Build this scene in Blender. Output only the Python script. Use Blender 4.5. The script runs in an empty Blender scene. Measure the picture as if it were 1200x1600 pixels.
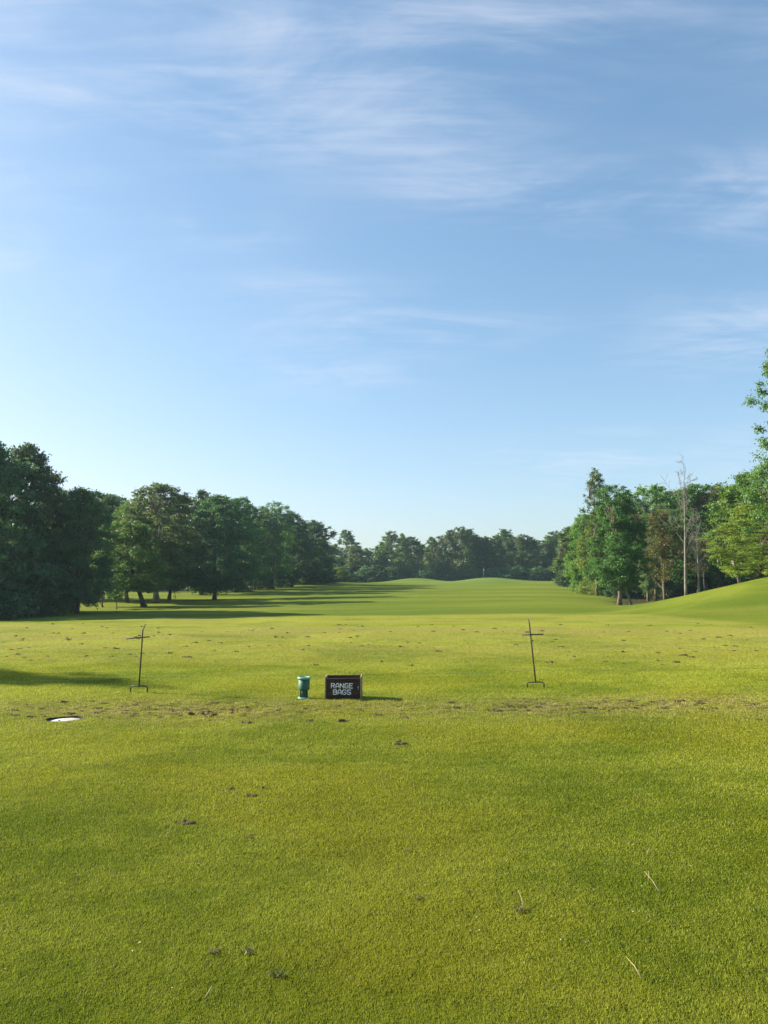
import bpy, math, random
import numpy as np
from math import radians as RAD, sin, cos, pi

# ------------------------------------------------------------------ scene, camera, sky, sun
S = bpy.context.scene
COL = S.collection
F = 1200.0                      # focal length in photo pixels (photo 1200 x 1600)
CAMZ = 1.6
PITCH = math.atan(103.0 / F)
cd = bpy.data.cameras.new('camera'); cam = bpy.data.objects.new('camera', cd); COL.objects.link(cam)
cam.location = (0, 0, CAMZ); cam.rotation_euler = (pi / 2 + PITCH, 0, 0)
cd.sensor_fit = 'VERTICAL'; cd.sensor_height = 24.0; cd.lens = 24.0 * F / 1600.0
cd.clip_start = 0.05; cd.clip_end = 6000
S.camera = cam
S.render.resolution_x = 768; S.render.resolution_y = 1024
S.view_settings.view_transform = 'Standard'; S.view_settings.look = 'None'
S.view_settings.exposure = 1.35; S.view_settings.gamma = 1.0
SUN_EL = RAD(28); SUN_AZ = RAD(-74)          # azimuth measured from +Y towards +X (negative = left)

W = bpy.data.worlds.new('World'); S.world = W; W.use_nodes = True
def build_world():
    nt = W.node_tree; N = nt.nodes; L = nt.links
    N.clear()
    out = N.new('ShaderNodeOutputWorld'); bg = N.new('ShaderNodeBackground'); L.new(bg.outputs[0], out.inputs[0])
    sky = N.new('ShaderNodeTexSky'); sky.sky_type = 'NISHITA'; sky.sun_disc = False
    sky.sun_elevation = SUN_EL; sky.sun_rotation = SUN_AZ
    sky.altitude = 0; sky.air_density = 1.0; sky.dust_density = 1.1; sky.ozone_density = 1.6
    bg.inputs['Strength'].default_value = 0.077
    tc = N.new('ShaderNodeTexCoord')
    sep = N.new('ShaderNodeSeparateXYZ'); L.new(tc.outputs['Generated'], sep.inputs[0])
    def m(op, a, b=None, c=None):
        n = N.new('ShaderNodeMath'); n.operation = op
        for i, v in enumerate((a, b, c)):
            if v is None: continue
            if isinstance(v, (int, float)): n.inputs[i].default_value = v
            else: L.new(v, n.inputs[i])
        return n.outputs[0]
    az = m('ARCTAN2', sep.outputs[0], sep.outputs[1]); el = m('ARCSINE', sep.outputs[2])
    # cirrus texture: thin layer high above, seen in perspective
    zz = m('ADD', m('MAXIMUM', sep.outputs[2], 0.0), 0.10)
    px = m('DIVIDE', sep.outputs[0], zz); py = m('DIVIDE', sep.outputs[1], zz)
    cmb = N.new('ShaderNodeCombineXYZ'); L.new(px, cmb.inputs[0]); L.new(py, cmb.inputs[1])
    mp = N.new('ShaderNodeMapping'); L.new(cmb.outputs[0], mp.inputs[0])
    mp.inputs['Rotation'].default_value = (0, 0, RAD(8)); mp.inputs['Scale'].default_value = (1.0, 1.9, 1)
    mp.inputs['Location'].default_value = (5.1, 0.4, 0)
    n1 = N.new('ShaderNodeTexNoise'); L.new(mp.outputs[0], n1.inputs['Vector'])
    n1.inputs['Scale'].default_value = 1.7; n1.inputs['Detail'].default_value = 9; n1.inputs['Roughness'].default_value = 0.60
    n1.inputs['Distortion'].default_value = 1.1
    mp2 = N.new('ShaderNodeMapping'); L.new(cmb.outputs[0], mp2.inputs[0])
    mp2.inputs['Rotation'].default_value = (0, 0, RAD(20)); mp2.inputs['Scale'].default_value = (0.8, 5.5, 1)
    n2 = N.new('ShaderNodeTexNoise'); L.new(mp2.outputs[0], n2.inputs['Vector'])
    n2.inputs['Scale'].default_value = 3.0; n2.inputs['Detail'].default_value = 7; n2.inputs['Roughness'].default_value = 0.65
    n2.inputs['Distortion'].default_value = 0.6
    tex = m('MULTIPLY_ADD', n2.outputs[0], 0.30, m('MULTIPLY', n1.outputs[0], 0.70))
    mr = N.new('ShaderNodeMapRange'); mr.interpolation_type = 'SMOOTHSTEP'; L.new(tex, mr.inputs[0])
    mr.inputs[1].default_value = 0.38; mr.inputs[2].default_value = 0.74
    wisps = mr.outputs[0]
    # where the cirrus hangs: (azimuth, elevation, half widths, weight)
    spots = [(-30, 37, 16, 7.5, .75), (-8, 37, 18, 5.5, .75), (9, 37.5, 11, 3.5, .70), (22, 38, 9, 4, .40), (-20, 31.8, 13, 2.2, .9),
             (1, 32, 10, 3.2, .8), (-27, 26, 9, 1.4, 1.0), (-15, 24.5, 7, 1.0, .8), (-28, 21.5, 5, 1.3, .9), (-6, 20.8, 6, 1.2, .9),
             (1, 18.3, 10, 1.3, .9), (-4, 15.5, 6, 1.6, .85), (8, 28, 9, 1.6, .6), (26, 24.8, 6, 2.6, .95), (15, 26, 8, 2, .7), (25, 16.5, 6, 2.4, .95),
             (15, 8.5, 6, 1.8, .8), (27, 8, 7, 2.5, .4), (-25, 4, 18, 3, .35), (30, 33, 5, 2, .4)]
    acc = None
    for a, e, sa, se, w in spots:
        da = m('MULTIPLY', m('SUBTRACT', az, RAD(a)), 1 / RAD(sa)); de = m('MULTIPLY', m('SUBTRACT', el, RAD(e)), 1 / RAD(se))
        q = m('ADD', m('MULTIPLY', da, da), m('MULTIPLY', de, de))
        g = m('MULTIPLY', m('EXPONENT', m('MULTIPLY', q, -1.0)), w)
        acc = g if acc is None else m('ADD', acc, g)
    mask = m('MULTIPLY', m('MINIMUM', m('ADD', acc, 0.05), 1.0), wisps)
    mask = m('MULTIPLY', mask, 0.56)
    mix = N.new('ShaderNodeMix'); mix.data_type = 'RGBA'
    def vm(op, a, b=None):
        n = N.new('ShaderNodeVectorMath'); n.operation = op
        for i, v in enumerate((a, b)):
            if v is None: continue
            if isinstance(v, tuple): n.inputs[i].default_value = v
            else: L.new(v, n.inputs[i])
        return n.outputs[0]
    tint = vm('MULTIPLY', sky.outputs[0], (1.08, 1.40, 1.45))           # thin summer haze evens the bright horizon out
    soft = vm('DIVIDE', tint, vm('ADD', vm('MULTIPLY', tint, (.055, .080, .060)), (1.0, 1.0, 1.0)))
    L.new(mask, mix.inputs['Factor']); L.new(soft, mix.inputs['A'])
    mix.inputs['B'].default_value = (4.3, 4.6, 5.3, 1)
    L.new(mix.outputs['Result'], bg.inputs['Color'])
build_world()

sd = bpy.data.lights.new('sun', 'SUN'); sun = bpy.data.objects.new('sun', sd); COL.objects.link(sun)
sd.energy = 5.0; sd.angle = RAD(0.6); sd.color = (1.0, 0.90, 0.74)
sun.rotation_euler = (pi / 2 - SUN_EL, 0, -SUN_AZ + pi)      # shines from azimuth SUN_AZ
sun.location = (-60, 20, 60)

# ------------------------------------------------------------------ small helpers
def tag(o, label=None, cat=None, group=None, kind=None):
    if label: o['label'] = label
    if cat: o['category'] = cat
    if group: o['group'] = group
    if kind: o['kind'] = kind
    return o
def at(xp, yp, Y):
    """world point on the ray through photo pixel (xp, yp) at distance Y"""
    v = (800 - yp) / F; tt = math.tan(PITCH)
    t = (v + tt) / (1 - v * tt); Z = t * Y
    dep = Y * cos(PITCH) + Z * sin(PITCH)
    return (xp - 600) / F * dep, Y, CAMZ + Z
def npmesh(name, V, polys, mats=(), smooth=False, attr=None):
    """polys: list of (array n x k) of vertex ids"""
    V = np.asarray(V, np.float32)
    me = bpy.data.meshes.new(name)
    me.vertices.add(len(V)); me.vertices.foreach_set('co', V.ravel())
    loops = np.concatenate([p.ravel() for p in polys]).astype(np.int32)
    tot = np.concatenate([np.full(len(p), p.shape[1]) for p in polys]).astype(np.int32)
    st = np.concatenate([[0], np.cumsum(tot)[:-1]]).astype(np.int32)
    me.loops.add(len(loops)); me.loops.foreach_set('vertex_index', loops)
    me.polygons.add(len(tot)); me.polygons.foreach_set('loop_start', st)
    if smooth: me.polygons.foreach_set('use_smooth', np.ones(len(tot), bool))
    me.update(calc_edges=True); me.validate()
    for m in mats: me.materials.append(m)
    if attr is not None:
        ca = me.color_attributes.new('zone', 'FLOAT_COLOR', 'POINT')
        ca.data.foreach_set('color', np.asarray(attr, np.float32).ravel())
    return me
def obj(name, me, parent=None, loc=(0, 0, 0)):
    o = bpy.data.objects.new(name, me); COL.objects.link(o); o.location = loc
    if parent: o.parent = parent
    return o
def empty(name, loc=(0, 0, 0), rz=0):
    o = bpy.data.objects.new(name, None); COL.objects.link(o); o.location = loc; o.rotation_euler = (0, 0, rz)
    o.empty_display_size = 0.2
    return o

class MB:
    """collects tubes, boxes and lathes into one mesh"""
    def __init__(s): s.V = []; s.Q = []; s.T = []; s.n = 0
    def add(s, V, Q=None, T=None):
        V = np.asarray(V, float)
        if Q is not None and len(Q): s.Q.append(np.asarray(Q) + s.n)
        if T is not None and len(T): s.T.append(np.asarray(T) + s.n)
        s.V.append(V); s.n += len(V)
    def tube(s, P, R, k=6, cap=True):
        P = np.asarray(P, float); R = np.asarray(R, float) * np.ones(len(P)); n = len(P)
        T = np.gradient(P, axis=0); T /= np.linalg.norm(T, axis=1)[:, None] + 1e-9
        a = np.array([0.31, 0.87, 0.38]) if abs(T[0] @ np.array([0, 0, 1])) > .8 else np.array([0, 0, 1.0])
        U = np.cross(T, a); U /= np.linalg.norm(U, axis=1)[:, None] + 1e-9; B = np.cross(T, U)
        th = np.arange(k) * 2 * pi / k
        V = P[:, None] + R[:, None, None] * (np.cos(th)[None, :, None] * U[:, None] + np.sin(th)[None, :, None] * B[:, None])
        V = V.reshape(-1, 3); Q = []
        for i in range(n - 1):
            for j in range(k):
                Q.append((i * k + j, i * k + (j + 1) % k, (i + 1) * k + (j + 1) % k, (i + 1) * k + j))
        T3 = []
        if cap:
            V = np.vstack([V, P[:1], P[-1:]])
            for j in range(k):
                T3.append((n * k, (j + 1) % k, j)); T3.append((n * k + 1, (n - 1) * k + j, (n - 1) * k + (j + 1) % k))
        s.add(V, Q, T3)
    def box(s, x0, x1, y0, y1, z0, z1):
        V = [(x, y, z) for z in (z0, z1) for y in (y0, y1) for x in (x0, x1)]
        s.add(V, [(0, 2, 3, 1), (4, 5, 7, 6), (0, 1, 5, 4), (1, 3, 7, 5), (3, 2, 6, 7), (2, 0, 4, 6)])
    def lathe(s, prof, k=32, c=(0, 0, 0)):
        th = np.arange(k) * 2 * pi / k; V = []
        for r, z in prof: V += [(c[0] + r * cos(t), c[1] + r * sin(t), c[2] + z) for t in th]
        Q = [(i * k + j, i * k + (j + 1) % k, (i + 1) * k + (j + 1) % k, (i + 1) * k + j) for i in range(len(prof) - 1) for j in range(k)]
        s.add(V, Q)
    def mesh(s, name, mat, smooth=False):
        P = []
        if s.Q: P.append(np.concatenate(s.Q))
        if s.T: P.append(np.concatenate(s.T))
        return npmesh(name, np.concatenate(s.V), P, [mat] if mat else [], smooth)
def bevel(o, w=0.003, seg=2):
    b = o.modifiers.new('bevel', 'BEVEL'); b.width = w; b.segments = seg; b.limit_method = 'ANGLE'

def hash2(ix, iy, seed):
    h = (ix.astype(np.int64) * 374761393 + iy.astype(np.int64) * 668265263 + seed * 1442695041) & 0xFFFFFFFF
    h = ((h ^ (h >> 13)) * 1274126177) & 0xFFFFFFFF
    return ((h ^ (h >> 16)) & 0xFFFF) / 65535.0
def vnoise(x, y, seed=0):
    ix = np.floor(x); iy = np.floor(y); fx = x - ix; fy = y - iy
    fx = fx * fx * fx * (fx * (fx * 6 - 15) + 10); fy = fy * fy * fy * (fy * (fy * 6 - 15) + 10)
    a = hash2(ix, iy, seed); b = hash2(ix + 1, iy, seed); c = hash2(ix, iy + 1, seed); d = hash2(ix + 1, iy + 1, seed)
    return (a + (b - a) * fx) * (1 - fy) + (c + (d - c) * fx) * fy
def fbm(x, y, seed=0, o=4):
    r = 0; a = .5; t = 0
    for i in range(o):
        r = r + a * vnoise(x * 2 ** i + 17.3 * i, y * 2 ** i - 9.1 * i, seed + i); t += a; a *= .5
    return r / t - .5
def sst(a, b, x):
    t = np.clip((x - a) / (b - a), 0, 1); return t * t * (3 - 2 * t)

# ------------------------------------------------------------------ terrain
TD = np.array([25, 40, 55, 75, 100, 140, 180, 220, 300, 600.])
TX = np.array([-900, -300, 0, 130, 300, 450, 600, 750, 900, 960, 1030, 1100, 1200, 1320, 1700])
TZ = np.array([
    [0, -1.0, -1.2, -1.4, -1.4, -1.0, -.6, 0, 0, 1],
    [0, -1.0, -1.2, -1.5, -1.5, -1.0, -.3, .4, .5, 1],
    [0, -1.0, -1.35, -1.6, -1.5, -.8, 0, .7, .8, 1],
    [0, -1.0, -1.1, -1.25, -1.0, -.35, .2, .7, .8, 1],
    [0, -.9, -1.2, -1.15, -1.15, -.55, .2, .7, .6, 1],
    [0, -.9, -1.05, -1.0, -.85, -.1, .55, .5, .3, 1],
    [0, -.8, -.9, -.8, -.6, 0, .45, .1, 0, 1],
    [0, -.7, -.8, -.7, -.4, .15, .60, .2, 0, 1],
    [0, -.6, -.7, -.6, -.3, .35, .85, .4, 0, 1],
    [0, -.45, -.75, -1.1, -.9, -.1, .6, .4, 0, 1],
    [0, -.15, .04, -1.0, -1.1, -.3, .3, .4, 0, 1],
    [0, .25, .87, .0, -.9, -.5, 0, .4, 0, 1],
    [.05, .95, 1.95, 1.3, .2, -.2, 0, .4, 0, 1],
    [.15, 1.6, 2.8, 2.4, 1.2, 0, 0, .4, 0, 1],
    [.2, 2.2, 3.4, 3.2, 2.0, 1, 0, .4, 0, 1]])
_gu = np.arange(-900, 1701, 10.0); _gd = np.linspace(math.log(20), math.log(700), 260)
def _build():
    G = np.zeros((len(_gu), len(_gd)))
    tmp = np.array([np.interp(_gd, np.log(TD), r) for r in TZ])
    for j in range(len(_gd)): G[:, j] = np.interp(_gu, TX, tmp[:, j])
    for axis, sg in ((0, 4.0), (1, 5.0)):
        k = np.exp(-0.5 * (np.arange(-15, 16) / sg) ** 2); k /= k.sum()
        pad = [(15, 15) if a == axis else (0, 0) for a in (0, 1)]
        Gp = np.pad(G, pad, mode='edge')
        G = np.apply_along_axis(lambda v: np.convolve(v, k, 'valid'), axis, Gp)
    return G
_G = _build()
COVER = (at(101, 1124, 8.95)[0], 8.95)                      # the white disc in the turf
def edge_of(u): return np.interp(u, [-900, 0, 300, 600, 800, 1000, 1200, 1700], [25, 27.5, 30.5, 33.2, 34.6, 33, 26, 22])
def ground_z(X, Y):
    X = np.asarray(X, float); Y = np.asarray(Y, float)
    Ys = np.maximum(Y, 3.0)
    u = np.clip(600 + 1200 * X / Ys, -900, 1700); ld = np.log(np.clip(Ys, 20.1, 690))
    a = (u + 900) / 10; b = (ld - _gd[0]) / (_gd[1] - _gd[0])
    i = np.clip(a.astype(int), 0, len(_gu) - 2); j = np.clip(b.astype(int), 0, len(_gd) - 2)
    fa = a - i; fb = b - j
    T = (_G[i, j] * (1 - fa) + _G[i + 1, j] * fa) * (1 - fb) + (_G[i, j + 1] * (1 - fa) + _G[i + 1, j + 1] * fa) * fb
    e = edge_of(u); w = np.interp(u, [0, 900, 1050, 1200], [3.5, 3.5, 8, 22])
    z = T * sst(0, 1, (Y - e) / w)
    # the two target greens on their mounds
    for (xp, d, h, rx, ry) in ((648, 190, 1.15, 7.0, 11), (762, 170, 1.15, 7.5, 11), (500, 150, .3, 12, 9), (885, 168, .25, 10, 10)):
        cx = (xp - 600) / F * d
        z = z + h * np.exp(-((X - cx) / rx) ** 2 - ((Y - d) / ry) ** 2)
    far = sst(30, 60, Y)
    z = z + far * (0.34 - .20 * sst(110, 150, Y)) * fbm(X / 14, Y / 9, 5, 3)
    near = 1 - far * 0.7
    z = z + near * (0.115 * fbm(X / 3.2 + 3, Y / 2.4, 11, 2) + 0.022 * fbm(X / .8, Y / .6, 21, 3))
    z = z + near * .006 * fbm(X / .16, Y / .12, 31, 2)
    wb = worn(X, Y)
    z = z - 0.035 * wb * np.clip(fbm(X / .22, Y / .16, 41, 3) + .08, 0, 1) * 2
    return z
def worn(X, Y):
    """worn strip of old divots where people have been standing"""
    c = 9.55 + .03 * X + .6 * fbm(X / 3, X * 0, 51, 2)
    g = np.exp(-((Y - c) / .78) ** 2)
    p = np.interp(X, [-9, -4.5, -3, -1.2, -.7, .4, 1.2, 1.8, 4, 8], [.35, .55, 1, .9, .5, .8, .5, 1, .9, .9])
    far = .30 * sst(13.5, 16, Y) * (1 - sst(22, 28, Y))
    return np.clip(g * p + far, 0, 1)

def zones(X, Y):
    u = 600 + 1200 * X / np.maximum(Y, 3)
    e = edge_of(u)
    past = sst(-1.0, 2.0, Y - e)
    right = sst(0, 1, (u - 1010 - (60 - Y) * 3.0) / 90) * sst(24, 32, Y)     # greener mown hill
    R = np.clip(np.maximum(past, right * .9), 0, 1)
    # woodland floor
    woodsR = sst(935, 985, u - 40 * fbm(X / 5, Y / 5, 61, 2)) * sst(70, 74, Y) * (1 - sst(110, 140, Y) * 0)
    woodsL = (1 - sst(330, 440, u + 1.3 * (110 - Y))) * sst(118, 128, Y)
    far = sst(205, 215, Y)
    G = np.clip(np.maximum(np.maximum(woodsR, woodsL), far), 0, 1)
    green = 0
    for (xp, d, rx, ry) in ((652, 190, 12, 10), (752, 168, 14, 11)):
        cx = (xp - 600) / F * d
        green = green + np.exp(-(((X - cx) / rx) ** 2 + ((Y - d) / ry) ** 2) ** 3)
    return np.stack([R, G, worn(X, Y), np.clip(green, 0, 1)], -1)
def gz(x, y): return float(ground_z(np.array([x]), np.array([y]))[0])

# ------------------------------------------------------------------ materials
def newmat(name):
    m = bpy.data.materials.new(name); m.use_nodes = True; nt = m.node_tree; nt.nodes.clear()
    out = nt.nodes.new('ShaderNodeOutputMaterial')
    return m, nt, out
class NB:
    def __init__(s, nt): s.nt = nt; s.N = nt.nodes; s.L = nt.links
    def set(s, inp, v):
        if isinstance(v, (int, float)): inp.default_value = v
        elif isinstance(v, (tuple, list)): inp.default_value = tuple(v) + (1,) if len(v) == 3 and inp.type == 'RGBA' else v
        else: s.L.new(v, inp)
    def math(s, op, a, b=0.0, c=0.0, clamp=False):
        n = s.N.new('ShaderNodeMath'); n.operation = op; n.use_clamp = clamp
        s.set(n.inputs[0], a); s.set(n.inputs[1], b); s.set(n.inputs[2], c); return n.outputs[0]
    def noise(s, vec, scale, detail=3, rough=.55, dist=0):
        n = s.N.new('ShaderNodeTexNoise'); s.L.new(vec, n.inputs['Vector'])
        n.inputs['Scale'].default_value = scale; n.inputs['Detail'].default_value = detail
        n.inputs['Roughness'].default_value = rough; n.inputs['Distortion'].default_value = dist; return n.outputs[0]
    def mapping(s, vec, sc=(1, 1, 1), rot=(0, 0, 0), loc=(0, 0, 0)):
        n = s.N.new('ShaderNodeMapping'); s.L.new(vec, n.inputs[0])
        n.inputs['Scale'].default_value = sc; n.inputs['Rotation'].default_value = rot; n.inputs['Location'].default_value = loc
        return n.outputs[0]
    def rng(s, v, a, b, c=0.0, d=1.0, smooth=True):
        n = s.N.new('ShaderNodeMapRange'); n.interpolation_type = 'SMOOTHSTEP' if smooth else 'LINEAR'
        s.set(n.inputs[0], v)
        for i, q in enumerate((a, b, c, d)): n.inputs[i + 1].default_value = q
        return n.outputs[0]
    def mix(s, f, a, b, mode='MIX'):
        n = s.N.new('ShaderNodeMix'); n.data_type = 'RGBA'; n.blend_type = mode
        s.set(n.inputs['Factor'], f); s.set(n.inputs['A'], a); s.set(n.inputs['B'], b); return n.outputs['Result']
    def pos(s):
        n = s.N.new('ShaderNodeNewGeometry'); return n.outputs['Position']
    def obco(s):
        n = s.N.new('ShaderNodeTexCoord'); return n.outputs['Object']

TEE_A = (0.325, 0.355, 0.036); TEE_B = (0.180, 0.238, 0.014); FAIR_A = (0.185, 0.225, 0.022); FAIR_B = (0.125, 0.175, 0.015)
def turf_colour(b):
    """shared by the soil sheet and by the blades growing on it"""
    P = b.pos()
    at_ = b.N.new('ShaderNodeAttribute'); at_.attribute_name = 'zone'
    sp = b.N.new('ShaderNodeSeparateColor'); b.L.new(at_.outputs['Color'], sp.inputs[0])
    R, G, B = sp.outputs[0], sp.outputs[1], sp.outputs[2]; A = at_.outputs['Alpha']
    big = b.noise(P, .33, 3, .5, .4)
    med = b.noise(b.mapping(P, (1, 1.4, 1)), 1.3, 4, .6)
    fine = b.noise(P, 9, 4, .65)
    t = b.math('ADD', b.math('MULTIPLY', big, .55), b.math('ADD', b.math('MULTIPLY', med, .3), b.math('MULTIPLY', fine, .15)))
    t = b.rng(t, .40, .58)
    tee = b.mix(t, TEE_B, TEE_A)
    yel = b.rng(b.noise(b.mapping(P, loc=(7, 3, 0)), .5, 3, .5), .45, .7)
    tee = b.mix(b.math('MULTIPLY', yel, .5), tee, (0.315, 0.300, 0.015))
    # mowing passes that run across the view on the far half of the tee and the fairway
    st = b.noise(b.mapping(P, (.05, .9, 1), (0, 0, .03)), 1.0, 4, .6)
    sepx = b.N.new('ShaderNodeSeparateXYZ'); b.L.new(P, sepx.inputs[0])
    fy = b.rng(sepx.outputs[1], 11, 24)
    tee = b.mix(b.math('MULTIPLY', fy, b.rng(st, .42, .6)), tee, (0.300, 0.285, 0.060))
    ff = b.noise(b.mapping(P, (.030, .10, 1), (0, 0, .06)), 1.0, 4, .55, .3)
    fa = b.mix(b.rng(ff, .38, .62), FAIR_B, FAIR_A)
    fa = b.mix(b.math('MULTIPLY', b.rng(b.noise(b.mapping(P, (.035, .28, 1), (0, 0, -.05), (3, 1, 0)), 1, 3, .5), .5, .68), .6), fa, (0.225, 0.235, 0.034))
    col = b.mix(R, tee, fa)
    col = b.mix(b.math('MULTIPLY', A, .55), col, (0.13, 0.22, 0.06))
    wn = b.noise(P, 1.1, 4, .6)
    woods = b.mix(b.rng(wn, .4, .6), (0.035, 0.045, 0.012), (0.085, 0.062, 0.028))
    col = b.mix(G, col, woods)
    # worn strip: straw coloured, thin grass and bare soil
    v1 = b.noise(b.mapping(P, (1, 1.5, 1)), 3.2, 5, .7, .5)
    v2 = b.noise(b.mapping(P, (1, 1.5, 1), loc=(5, 2, 0)), 8.5, 4, .65, .4)
    straw = b.math('MULTIPLY', B, b.rng(v1, .40, .54), clamp=True)
    col = b.mix(b.math('MULTIPLY', straw, .70), col, (0.42, 0.34, 0.13))
    soil = b.math('MULTIPLY', b.math('MULTIPLY', B, 1.15, clamp=True), b.rng(v2, .53, .60))
    col = b.mix(b.math('MULTIPLY', soil, .85), col, (0.13, 0.09, 0.045))
    return col, P, R, fine
def mat_ground():
    m, nt, out = newmat('turf'); b = NB(nt)
    col, P, R, fine = turf_colour(b)
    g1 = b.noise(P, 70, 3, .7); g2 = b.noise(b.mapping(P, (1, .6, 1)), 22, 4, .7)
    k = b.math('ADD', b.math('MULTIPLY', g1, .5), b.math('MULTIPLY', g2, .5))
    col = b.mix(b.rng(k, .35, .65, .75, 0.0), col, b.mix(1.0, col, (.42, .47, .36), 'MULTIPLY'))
    ln = b.N.new('ShaderNodeVectorMath'); ln.operation = 'LENGTH'; b.L.new(P, ln.inputs[0])       # thatch tone plus painted shade between the blades, fading away from the camera
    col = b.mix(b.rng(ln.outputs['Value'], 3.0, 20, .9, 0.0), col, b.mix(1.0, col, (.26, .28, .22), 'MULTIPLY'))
    hgt = b.math('ADD', b.math('MULTIPLY', g1, .35), b.math('ADD', g2, b.math('MULTIPLY', fine, 1.2)))
    bp = b.N.new('ShaderNodeBump'); bp.inputs['Strength'].default_value = 1.0; bp.inputs['Distance'].default_value = .035
    b.L.new(hgt, bp.inputs['Height'])
    d = b.N.new('ShaderNodeBsdfPrincipled'); b.L.new(col, d.inputs['Base Color']); d.inputs['Roughness'].default_value = .95
    d.inputs['Specular IOR Level'].default_value = .05
    b.L.new(bp.outputs[0], d.inputs['Normal'])
    b.L.new(d.outputs[0], out.inputs[0]); return m
def mat_blade():
    m, nt, out = newmat('grass_blade'); b = NB(nt)
    col, P, R, fine = turf_colour(b)
    g = b.N.new('ShaderNodeNewGeometry'); r = g.outputs['Random Per Island']
    hs = b.N.new('ShaderNodeHueSaturation'); b.L.new(col, hs.inputs['Color'])
    b.L.new(b.rng(r, 0, 1, .70, 1.45, False), hs.inputs['Value'])
    b.L.new(b.rng(b.math('FRACT', b.math('MULTIPLY', r, 17.0)), 0, 1, .485, .515, False), hs.inputs['Hue'])
    c = b.mix(b.rng(b.math('FRACT', b.math('MULTIPLY', r, 41.0)), .955, .96), hs.outputs[0], (0.40, 0.36, 0.15))
    d = b.N.new('ShaderNodeBsdfPrincipled'); b.L.new(c, d.inputs['Base Color']); d.inputs['Roughness'].default_value = .55
    d.inputs['Specular IOR Level'].default_value = .12
    t = b.N.new('ShaderNodeBsdfTranslucent'); b.L.new(c, t.inputs['Color'])
    mx = b.N.new('ShaderNodeMixShader'); mx.inputs[0].default_value = .4
    b.L.new(d.outputs[0], mx.inputs[1]); b.L.new(t.outputs[0], mx.inputs[2]); b.L.new(mx.outputs[0], out.inputs[0]); return m
def mat_leaf(name, ca, cb, trans=.4, hue=.035):
    m, nt, out = newmat(name); b = NB(nt)
    g = b.N.new('ShaderNodeNewGeometry'); r = g.outputs['Random Per Island']
    oi = b.N.new('ShaderNodeObjectInfo')
    n = b.noise(b.obco(), .55, 3, .6)
    t = b.math('ADD', b.math('MULTIPLY', b.rng(n, .3, .7), .55), b.math('MULTIPLY', r, .45))
    c = b.mix(t, ca, cb)
    hs = b.N.new('ShaderNodeHueSaturation'); b.L.new(c, hs.inputs['Color'])
    b.L.new(b.rng(oi.outputs['Random'], 0, 1,   .5 - hue, .5 + hue * .6, False), hs.inputs['Hue'])
    b.L.new(b.rng(b.math('FRACT', b.math('MULTIPLY', oi.outputs['Random'], 7.7)), 0, 1, .85, 1.6, False), hs.inputs['Value'])
    d = b.N.new('ShaderNodeBsdfPrincipled'); b.L.new(hs.outputs[0], d.inputs['Base Color']); d.inputs['Roughness'].default_value = .5
    d.inputs['Specular IOR Level'].default_value = .35
    tr = b.N.new('ShaderNodeBsdfTranslucent'); b.L.new(b.mix(1.0, hs.outputs[0], (1.25, 1.35, .6), 'MULTIPLY'), tr.inputs['Color'])
    mx = b.N.new('ShaderNodeMixShader'); mx.inputs[0].default_value = trans
    b.L.new(d.outputs[0], mx.inputs[1]); b.L.new(tr.outputs[0], mx.inputs[2]); b.L.new(mx.outputs[0], out.inputs[0]); return m
def mat_rough(name, ca, cb, scale=6, rough=.85, bump=.3, stretch=(1, 1, 1), spec=.3):
    m, nt, out = newmat(name); b = NB(nt)
    v = b.mapping(b.obco(), stretch)
    n = b.noise(v, scale, 5, .65, .3)
    n2 = b.noise(v, scale * 6, 3, .6)
    c = b.mix(b.rng(b.math('ADD', b.math('MULTIPLY', n, .7), b.math('MULTIPLY', n2, .3)), .35, .65), ca, cb)
    bp = b.N.new('ShaderNodeBump'); bp.inputs['Strength'].default_value = bump; bp.inputs['Distance'].default_value = .01
    b.L.new(n2, bp.inputs['Height'])
    d = b.N.new('ShaderNodeBsdfPrincipled'); b.L.new(c, d.inputs['Base Color']); d.inputs['Roughness'].default_value = rough
    d.inputs['Specular IOR Level'].default_value = spec
    b.L.new(bp.outputs[0], d.inputs['Normal']); b.L.new(d.outputs[0], out.inputs[0]); return m
M = {}
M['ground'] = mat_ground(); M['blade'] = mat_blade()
M['leaf_dark'] = mat_leaf('leaf_dark', (.034, .080, .040), (.080, .148, .064))
M['leaf_mid'] = mat_leaf('leaf_mid', (.045, .105, .028), (.105, .180, .042))
M['leaf_lit'] = mat_leaf('leaf_light', (.060, .125, .018), (.140, .215, .036))
M['leaf_maple'] = mat_leaf('leaf_yellow_green', (.075, .125, .018), (.160, .205, .034))
M['leaf_grey'] = mat_leaf('leaf_grey_green', (.052, .095, .040), (.110, .160, .066))
M['leaf_brown'] = mat_leaf('leaf_brown', (.100, .080, .034), (.120, .145, .045), .3)
M['leaf_rust'] = mat_leaf('leaf_rust', (.125, .085, .050), (.150, .145, .070), .3)
M['bark'] = mat_rough('bark_dark', (.035, .028, .020), (.10, .082, .06), 2.2, .95, .8, (3, 3, .6))
M['bark_pale'] = mat_rough('bark_pale', (.11, .10, .085), (.25, .23, .20), 2.0, .9, .6, (3, 3, .8))
M['bark_brown'] = mat_rough('bark_brown', (.09, .068, .045), (.21, .165, .12), 2.0, .9, .6, (3, 3, .6))
M['iron'] = mat_rough('black_iron', (.018, .017, .016), (.05, .042, .035), 30, .55, .15, spec=.5)
M['crate'] = mat_rough('dark_stained_wood', (.030, .016, .010), (.075, .042, .026), 7, .7, .5, (.6, 3, 4))
M['crate_edge'] = mat_rough('weathered_wood', (.19, .13, .08), (.40, .31, .20), 9, .8, .5, (1, 1, 4))
M['letter'] = mat_rough('white_letter_paint', (.82, .81, .78), (.92, .91, .89), 40, .6, .1)
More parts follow.
